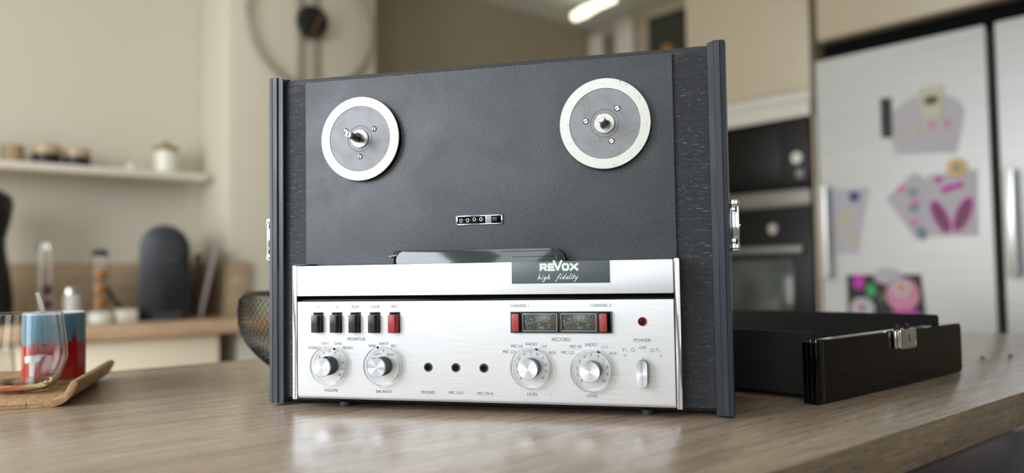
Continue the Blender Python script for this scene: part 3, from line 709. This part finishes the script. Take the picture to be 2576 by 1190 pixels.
for cx, cy, r in ((1.376, .472, .0035), (1.439, .453, .0035)):
    o = B().lathe([(0, 0), (r, .001), (r * 1.1, .002), (r * .6, .0035), (0, .004)], n=9).done('crumb', crumb_m); kput(o, cx, cy, 0)
    tag(o, 'brown crumb on the table right of the lid, nearer the lid' if cx < 1.4 else 'brown crumb on the table right of the lid, at the picture edge', 'crumb', 'crumbs on the table')

# ------------------------------------------------------------------ counter along the left wall
ct = kput(B().box(-.9, 1.27, 2.665, 3.00, -.038, 0, .003).box(-.9, 1.197, 2.95, 3.297, -.038, 0).done('worktop', counter_wood))
tag(ct, 'light beech worktop along the left wall under the shelf', 'worktop')
for i, (a, c_) in enumerate(((-.75, -.153), (-.15, .447), (.45, 1.05))):
    cb = kthing('base_cabinet', ['ivory base cabinet under the beech worktop, leftmost', 'ivory base cabinet under the beech worktop, between two others', 'ivory base cabinet under the beech worktop below the coffee machine'][i], 'cabinet', a, 2.70, 0, group='base cabinets under the worktop')
    B().box(0, c_ - a, .02, .59, -.80, -.0385).done('cabinet_body', beige_cab, cb)
    B().box(.002, c_ - a - .002, 0, .019, -.80, -.045, .002).done('cabinet_door', cream_front, cb)
ep = kput(B().box(1.125, 1.195, 2.72, 3.29, ZF + .001, -.0385).box(1.195, 1.27, 2.72, 2.995, ZF + .001, -.0385).done('end_panel', white_cab)); tag(ep, 'white end panel beneath the worktop beside the pillar', 'panel')
struct(kput(B().box(-.9, 1.178, 3.278, 3.297, .001, .207, .001).box(1.178, 1.197, 2.98, 3.297, .001, .207, .001).box(1.197, 1.27, 2.978, 2.997, .001, .207, .001).done('trim_1', splash_wood)))
# coffee machine
cm = kthing('coffee_machine', 'graphite capsule coffee machine with rounded top on the beech worktop', 'coffee machine', .98, 3.03)
ccx = M3 @ Vector((0, 0, -1)); fac = math.atan2(ccx.y, ccx.x) + PI
b = B(); pr = []
wd_ = .082
for i in range(25):
    a = PI * i / 24; pr.append((wd_ * math.cos(a), .253 + wd_ * 1.0 * math.sin(a)))
pr = [(wd_, .0)] + pr + [(-wd_, .0)]
co = b.prism(pr, -.085, .10, 'Y', .012).done('housing', machine_m, cm)
c2 = B().rbox(-.010, .066, .018, .285, -.092, -.082, .03, 6).done('front_panel', machine_d, cm)
c3 = B().rbox(-.006, .05, .20, .225, -.135, -.085, .010, 5).done('spout', machine_m, cm)
c4 = B().rbox(-.035, .06, .0, .030, -.125, -.08, .008, 4).done('drip_tray', machine_m, cm)
for q in (co, c2, c3, c4): q.rotation_euler = (0, 0, -TH + .62)
def jar(name, label, k1, k2, z, r, h, body, lidm, fill=None, fh=.6, knob=True, group=None, cat='jar'):
    j = kthing(name, label, cat, k1, k2, z, group=group)
    B().lathe([(0, 0), (r * .95, 0), (r, r * .08), (r, h - .006), (r * .9, h), (0, h)], n=28).done('jar_body', body, j)
    if fill: B().lathe([(r * 1.003, h * .02), (r * 1.006, h * .02), (r * 1.006, h * fh), (r * 1.003, h * fh)], n=28).done('contents', fill, j)
    if lidm: B().lathe([(0, h + .0005), (r * 1.06, h + .0005), (r * 1.06, h + .014), (r * .9, h + .018)] + ([(.010, h + .02), (.012, h + .034), (0, h + .038)] if knob else [(0, h + .018)]), n=28).done('jar_lid', lidm, j)
    return j
def tower(name, label, k1, k2, r, h, caps, capm, top):
    j = kthing(name, label, 'capsule dispenser', k1, k2, 0.0005)
    B().lathe([(0, 0), (r * 1.5, 0), (r * 1.5, .03), (r * 1.1, .036), (0, .036)], n=28).done('dispenser_base', jar_white, j)
    B().lathe([(r, .036), (r, h), (r * .95, h), (r * .95, .036)], n=28).done('glass_tube', thin_glass, j)
    for k in range(caps):
        B().lathe([(0, 0), (.012, .001), (.020, .010), (.022, .020), (.016, .032), (0, .036)], (0, 0, .048 + k * .048), n=20).done('capsule', capm, j)
    if top: B().lathe([(0, h), (r, h), (r * .8, h + .02), (0, h + .024)], n=20).done('tube_cap', machine_d if top == 2 else chrome, j)
    return j
tower('capsule_dispenser', 'clear capsule tube with stacked orange capsules on the worktop', .755, 3.00, .027, .225, 3, capsule_o, 2)
tower('capsule_dispenser', 'clear capsule tube with dark purple capsules and steel cap behind the mug', .590, 3.00, .031, .245, 2, capsule_p, 1)
jar('glass_jar', 'small frosted glass jar between the two capsule tubes', .672, 3.0, .0005, .028, .10, mat('frosted_glass', (190, 186, 176), .3), chrome, knob=False)
rk = kput(B().box(.80, .858, 2.93, 3.05, .0005, .042, .006).done('storage_box', white_cab)); tag(rk, 'low white box right of the orange capsule tube', 'box')
cdm = B().tube([KW(.77, 3.16, .14), KW(.79, 3.16, .16), KW(.81, 3.16, .14), KW(.84, 3.15, .07), KW(.875, 3.14, .02), KW(.89, 3.14, .008)], .007, 8).done('power_cord', machine_d); tag(cdm, 'black power cord running down beside the coffee machine', 'cord')
def lean(name, label, k1, k2, wth, hgt, thk, ang, m, rz):
    o = B().box(-wth / 2, wth / 2, -thk / 2, thk / 2, 0, hgt, .003).done(name, m); o.location = KW(k1, k2, .004); o.rotation_euler = (0, math.radians(ang), TH + rz); tag(o, label, 'tray'); return o
lean('serving_tray', 'thin grey serving tray leaning on the wall right of the coffee machine', 1.085, 2.99, .012, .262, .09, 12, mat('grey_tray', (150, 140, 138), .4), -.2)
lean('dark_tray', 'dark brown tray leaning behind the grey serving tray', 1.125, 3.17, .012, .235, .14, 5, mat('dark_brown_tray', (74, 60, 46), .5), -.2)
# black vase at the left edge
vs_ = kput(B().lathe([(0, 0), (.075, 0), (.085, .01), (.088, .08), (.080, .16), (.066, .24), (.064, .28), (.078, .34), (.086, .39), (.080, .42), (.05, .44), (0, .445)], n=36).done('black_carafe', clock_black), .425, 3.075, .0005); tag(vs_, 'tall waisted black carafe at the left edge of the picture', 'carafe')
# shelf
sh = kput(B().box(-.9, 1.155, 3.115, 3.298, .520, .547, .002).done('wall_shelf', shelf_m)); tag(sh, 'long white floating shelf on the left wall', 'shelf')
jar('storage_jar', 'glass jar of brown nuts at the left end of the shelf in view', .525, 3.19, .5475, .034, .062, nuts, None, group=None)
jar('storage_jar', 'tan storage jar at the far left edge of the shelf', .445, 3.19, .5475, .034, .060, nuts, lidwood, knob=False)
jar('storage_jar', 'dark coffee jar with pale tan upper half, left one of the dark pair', .628, 3.19, .5475, .045, .072, mat('tan_glass', (176, 156, 124), .4), None, coffee_dark, .55)
jar('storage_jar', 'dark coffee jar with pale tan upper half, right one of the dark pair', .724, 3.19, .5475, .044, .066, bpy.data.materials['tan_glass'], None, coffee_dark, .55)
jar('small_cup', 'tiny white cup standing alone on the shelf', .905, 3.19, .5475, .014, .026, jar_white, None, cat='cup')
jar('canister', 'white ceramic canister with a wooden knobbed lid near the shelf end', 1.035, 3.20, .5475, .042, .088, jar_white, lidwood)
# clock on the pillar
ck = kthing('wall_clock', 'large open wire wall clock with black centre and brass pendulum', 'clock', 1.535, 2.998, 1.182)
B().tube([(.268 * math.cos(2 * PI * i / 72), -.02, .268 * math.sin(2 * PI * i / 72)) for i in range(73)], .0105, 8).done('wire_ring', clock_wire, ck)
B().box(-.060, -.030, -.012, -.001, -.60, .27, .002).box(.004, .040, -.012, -.001, -.60, .27, .002).done('vertical_bar', clock_wire, ck)
B().lathe([(0, 0), (.066, 0), (.068, .012), (.060, .035), (0, .038)], (0, -.012, 0), 'Y', 36).done('movement_housing', clock_black, ck)
b = B(); t0 = bmesh.new(); bmesh.ops.create_cube(t0, size=1)
b.join(t0, Matrix.Translation((.004, -.054, -.020)) @ Matrix.Rotation(math.radians(25), 4, 'Y') @ Matrix.Diagonal((.010, .004, .11, 1))); b.done('brass_hand', brass, ck, label='brass hand')

# ------------------------------------------------------------------ tall units on the right
KF = 2.896
oc = kthing('oven_housing_cabinet', 'tall cream cabinet housing the microwave and the oven', 'cabinet', KF, 1.555)
B().box(.02, .61, .0, .578, .84, ZC - .002).box(.02, .61, 0, .012, ZF + .001, .84).box(.02, .61, .566, .578, ZF + .001, .84).box(.45, .61, .012, .566, ZF + .001, .84).done('cabinet_body', beige_cab, oc)
B().box(0, .019, .002, .576, .842, ZC - .004, .002).done('cabinet_door', beige_cab, oc)
B().box(-.005, .019, .002, .576, .800, .838, .002).done('pelmet', white_cab, oc)
B().box(-.012, .019, .002, .576, .735, .797, .003).done('microwave_trim', white_cab, oc)
B().box(0, .019, .002, .576, -.80, -.22, .002).done('lower_door', beige_cab, oc)
mw = kthing('microwave', 'built-in black microwave above the oven', 'microwave', KF, 1.569, .470)
B().box(.0, .40, .001, .550, 0, .262, .003).done('microwave_body', oven_glass, mw)
B().box(-.006, -.0005, .12, .52, .03, .235, .002).done('door_glass', oven_glass, mw)
B().lathe([(0, 0), (.022, 0), (.020, .018), (0, .02)], (0, .045, .105), 'X', 24).done('dial', chrome, mw).location = (-.02, 0, 0)
B().box(-.004, 0, .03, .058, .03, .06, .001).done('display', mat('grey_display', (150, 152, 150), .4), mw)
B().box(-.004, 0, .012, .03, .215, .235).done('red_mark', mat('red_mark', (80, 14, 14), .5), mw)
ov = kthing('oven', 'built-in black oven with steel trim and glass door beside the fridge', 'oven', KF, 1.569, -.20)
B().box(.0, .44, .001, .550, 0, .590, .003).done('oven_body', oven_glass, ov)
B().box(-.006, -.0005, .001, .550, .592, .655, .002).done('steel_strip', steel_dim, ov)
B().lathe([(0, 0), (.020, 0), (.018, .018), (0, .02)], (-.022, .155, .505), 'X', 24).done('dial', chrome, ov)
B().box(-.028, -.018, .03, .52, .408, .435, .003).box(-.02, 0, .04, .055, .412, .430).box(-.02, 0, .495, .51, .412, .430).done('door_handle', steel_dim, ov)
B().box(-.008, -.0005, .085, .52, .06, .385, .002).done('door_window', oven_door, ov)
def fridge(name, label, k2a, k2b, cat):
    f_ = kthing(name, label, cat, KF, k2a, 0)
    W_ = k2b - k2a
    B().box(.03, .60, .002, W_ - .002, ZF + .001, .925, .003).done('body', fridge_m, f_)
    B().rbox(.0, W_, -.83, .935, .0, .028, .006, 4, 'X').done('door_panel', fridge_m, f_)
    B().rbox(W_ - .048, W_ - .018, .108, .455, -.052, -.034, .008, 4, 'X', .003).box(-.036, 0, W_ - .040, W_ - .026, .14, .16).box(-.036, 0, W_ - .040, W_ - .026, .40, .42).done('door_handle', handle_m, f_, label='long steel bar handle')
    return f_
fridge('refrigerator', 'stainless steel refrigerator covered in drawings and magnets', .945, 1.535, 'fridge')
fridge('freezer', 'stainless steel freezer at the right edge beside the refrigerator', .325, .915, 'freezer')
B_ = kput(B().box(KF + .05, KF + .55, .9165, .9435, ZF + .001, .935).done('gap_shade', matte_black)); tag(B_, 'black strip standing in for the dark gap between the two steel fridge doors', 'gap shade')  # black box put in for the shade in the gap between the fridges
uc = kthing('upper_cabinet', 'cream cabinet above the steel fridges', 'cabinet', KF, .325)
B().box(.02, .61, .0, 1.205, 1.012, ZC - .002).done('cabinet_body', beige_cab, uc)
for a in (.002, .60): B().box(0, .019, a, a + .60, 1.014, ZC - .004, .002).done('cabinet_door', beige_cab, uc)
struct(kput(B().box(KF + .06, KF + .61, .325, 1.53, .945, 1.010).done('void_shade', matte_black)))  # matte black block supplies the darkness of the void above the fridges
# ---- papers and magnets on the fridge  (local: x towards camera is -, y = k2, z)
def pz(name, label, cat, pts, m, lay=0, group=None):
    o = B().prism(pts, -.0012, 0, 'X').done(name, m, smooth=False)
    o.location = KW(KF - .0005 - .0016 * lay, 0, 0); o.rotation_euler = (0, 0, TH)
    if cat: tag(o, label, cat, group)
    return o
def blob(par, cy, cz, ry, rz_, m, name='drawn_patch', lay=1):
    pts = [(cy + ry * math.cos(2 * PI * i / 16), cz + rz_ * math.sin(2 * PI * i / 16)) for i in range(16)]
    return B().prism(pts, -.0014 - .0004 * lay, -.0012, 'X').done(name, m, par, smooth=False)
p1 = pz('envelope', 'grey-white envelope shaped paper high on the fridge', 'paper', [(1.245, .545), (1.27, .64), (1.245, .70), (1.19, .735), (1.10, .745), (1.03, .70), (1.015, .66), (1.045, .525)], paper)
for cy, m_ in ((1.222, yellow_i), (1.165, yellow_i), (1.12, pink), (1.07, pink)): blob(p1, cy, .620 + (.01 if m_ is pink else 0), .010, .018, m_)
cdp = pz('magnet_card', 'small cream card with a green picture above the envelope paper', 'card', [(1.148, .655), (1.158, .765), (1.080, .760), (1.085, .645)], mat('cream_card', (206, 200, 178), .7), 2); blob(cdp, 1.118, .715, .024, .016, dgreen, lay=3)
pz('black_magnet_strip', 'black upright strip on the fridge left of the envelope', 'magnet strip', [(1.293, .61), (1.293, .752), (1.253, .748), (1.253, .605)], clock_black)
p2 = pz('drawing', 'tilted grey drawing with pink and teal shapes, left of the butterfly', 'drawing', [(1.285, .39), (1.185, .475), (1.135, .44), (1.130, .26), (1.19, .245)], paper_b)
for cy, cz, m_ in ((1.23, .42, pink), (1.19, .405, teal), (1.19, .35, teal), (1.185, .37, pink), (1.19, .30, pink), (1.17, .27, teal), (1.165, .252, teal)): blob(p2, cy, cz, .017, .014, m_)
p3 = pz('drawing', 'square drawing of a purple and magenta butterfly', 'drawing', [(1.145, .25), (1.140, .46), (.985, .465), (.990, .245)], paper, 1)
for (cy, cz, sg) in ((1.103, .315, -1), (1.032, .318, 1)):
    for ry_, rz2, m_, x_ in ((.024, .062, magenta, -.0018), (.017, .052, mauve, -.0022)):
        b = B(); pts = []
        for i in range(24):
            a = 2 * PI * i / 24; u, v_ = ry_ * math.cos(a), rz2 * math.sin(a); an = math.radians(24) * sg
            pts.append((cy + u * math.cos(an) - v_ * math.sin(an), cz + u * math.sin(an) + v_ * math.cos(an)))
        b.prism(pts, x_, -.0012, 'X'); b.done('butterfly_wing', m_, p3, smooth=False)
for cy, cz in ((1.105, .44), (1.085, .405), (1.065, .41), (1.04, .415), (1.09, .25 + .02), (1.03, .285)): blob(p3, cy, cz, .014, .012, magenta if cz > .3 else pink)
mg = pz('round_magnet', 'round orange magnet holding the butterfly drawing', 'magnet', [(1.045 + .032 * math.cos(2 * PI * i / 24), .475 + .032 * math.sin(2 * PI * i / 24)) for i in range(24)], mat('orange_magnet', (214, 176, 110), .5), 3); blob(mg, 1.045, .475, .010, .012, teal, lay=3)
p4 = pz('drawing', 'pale lilac drawing with faint yellow shapes near the left handle', 'drawing', [(1.490, .20), (1.495, .445), (1.345, .435), (1.395, .195)], paper_b)
for cy, cz, r in ((1.44, .33, .03), (1.48, .275, .016), (1.425, .27, .02), (1.41, .24, .02)): blob(p4, cy, cz, r, r, yellow_i)
pz('round_magnet', 'dark blue round magnet on the pale lilac drawing', 'magnet', [(1.400 + .020 * math.cos(2 * PI * i / 20), .407 + .020 * math.sin(2 * PI * i / 20)) for i in range(20)], blue_i, 2)
bd = pz('picture_board', 'black backed colourful pink flower picture low on the fridge', 'picture', [(1.44, -.12), (1.44, .12), (1.175, .12), (1.155, -.12)], clock_black)
for cy, cz, ry, rz_, m_ in ((1.395, .095, .022, .028, magenta), (1.350, .065, .018, .024, green_i), (1.24, .05, .058, .06, pink), (1.29, .115, .05, .03, paper_b), (1.385, .0, .045, .038, paper_b), (1.385, .0, .012, .015, orange_i), (1.23, -.045, .065, .045, magenta), (1.255, -.06, .05, .03, pink), (1.31, .04, .015, .02, dgreen)): blob(bd, cy, cz, ry, rz_, m_)
blob(bd, 1.243, .072, .032, .032, paper, lay=3); blob(bd, 1.243, .074, .013, .014, orange_i, lay=5)
# picture and lamp in the hall
pc = kthing('framed_picture', 'dark framed picture with an orange patch at the end of the hall', 'picture', 3.512, 2.56, 1.13)
B().box(-.03, 0, 0, .255, 0, .41, .004).done('picture_frame', clock_black, pc)
B().box(-.034, -.0305, .02, .235, .02, .39).done('picture_sheet', mat('dark_green_print', (48, 50, 36), .6), pc)
B().prism([(.13 + .05 * math.cos(2 * PI * i / 20), .17 + .07 * math.sin(2 * PI * i / 20)) for i in range(20)], -.037, -.0345, 'X').done('orange_patch', mat('amber_print', (170, 118, 40), .6), pc)
lp = kthing('ceiling_lamp', 'glowing white tube lamp below the hall ceiling', 'lamp', 3.045, 2.96, 1.50)
B().tube([(0, 0, 0), (.004, -.07, .010), (.008, -.16, .022), (.015, -.27, .034)], [.022, .030, .022, .024], 16).done('glass_tube', lamp_glow, lp)
B().tube([(.008, -.13, .03), (.008, -.13, ZC - 1.5 - .0005)], .008, 8).done('stem', chrome, lp)

# ------------------------------------------------------------------ bench pushed under the table
bn = kthing('leather_bench', 'dark brown leather bench under the right end of the table', 'bench', 1.42, .06, ZF)
B().box(.02, 1.02, .02, .86, .30, .52, .02).done('bench_frame', leather, bn)
for k in range(5): B().rbox(.0, 1.04, .002 + k * .176, .174 + k * .176, .521, .62, .05, 6, 'Z', .022).done('seat_pad', leather, bn)
for a_ in (.07, .97):
    for c_ in (.07, .81): B().lathe([(0, .001), (.022, .001), (.028, .299), (0, .299)], (a_, c_, 0), n=16).done('leg', machine_d, bn)
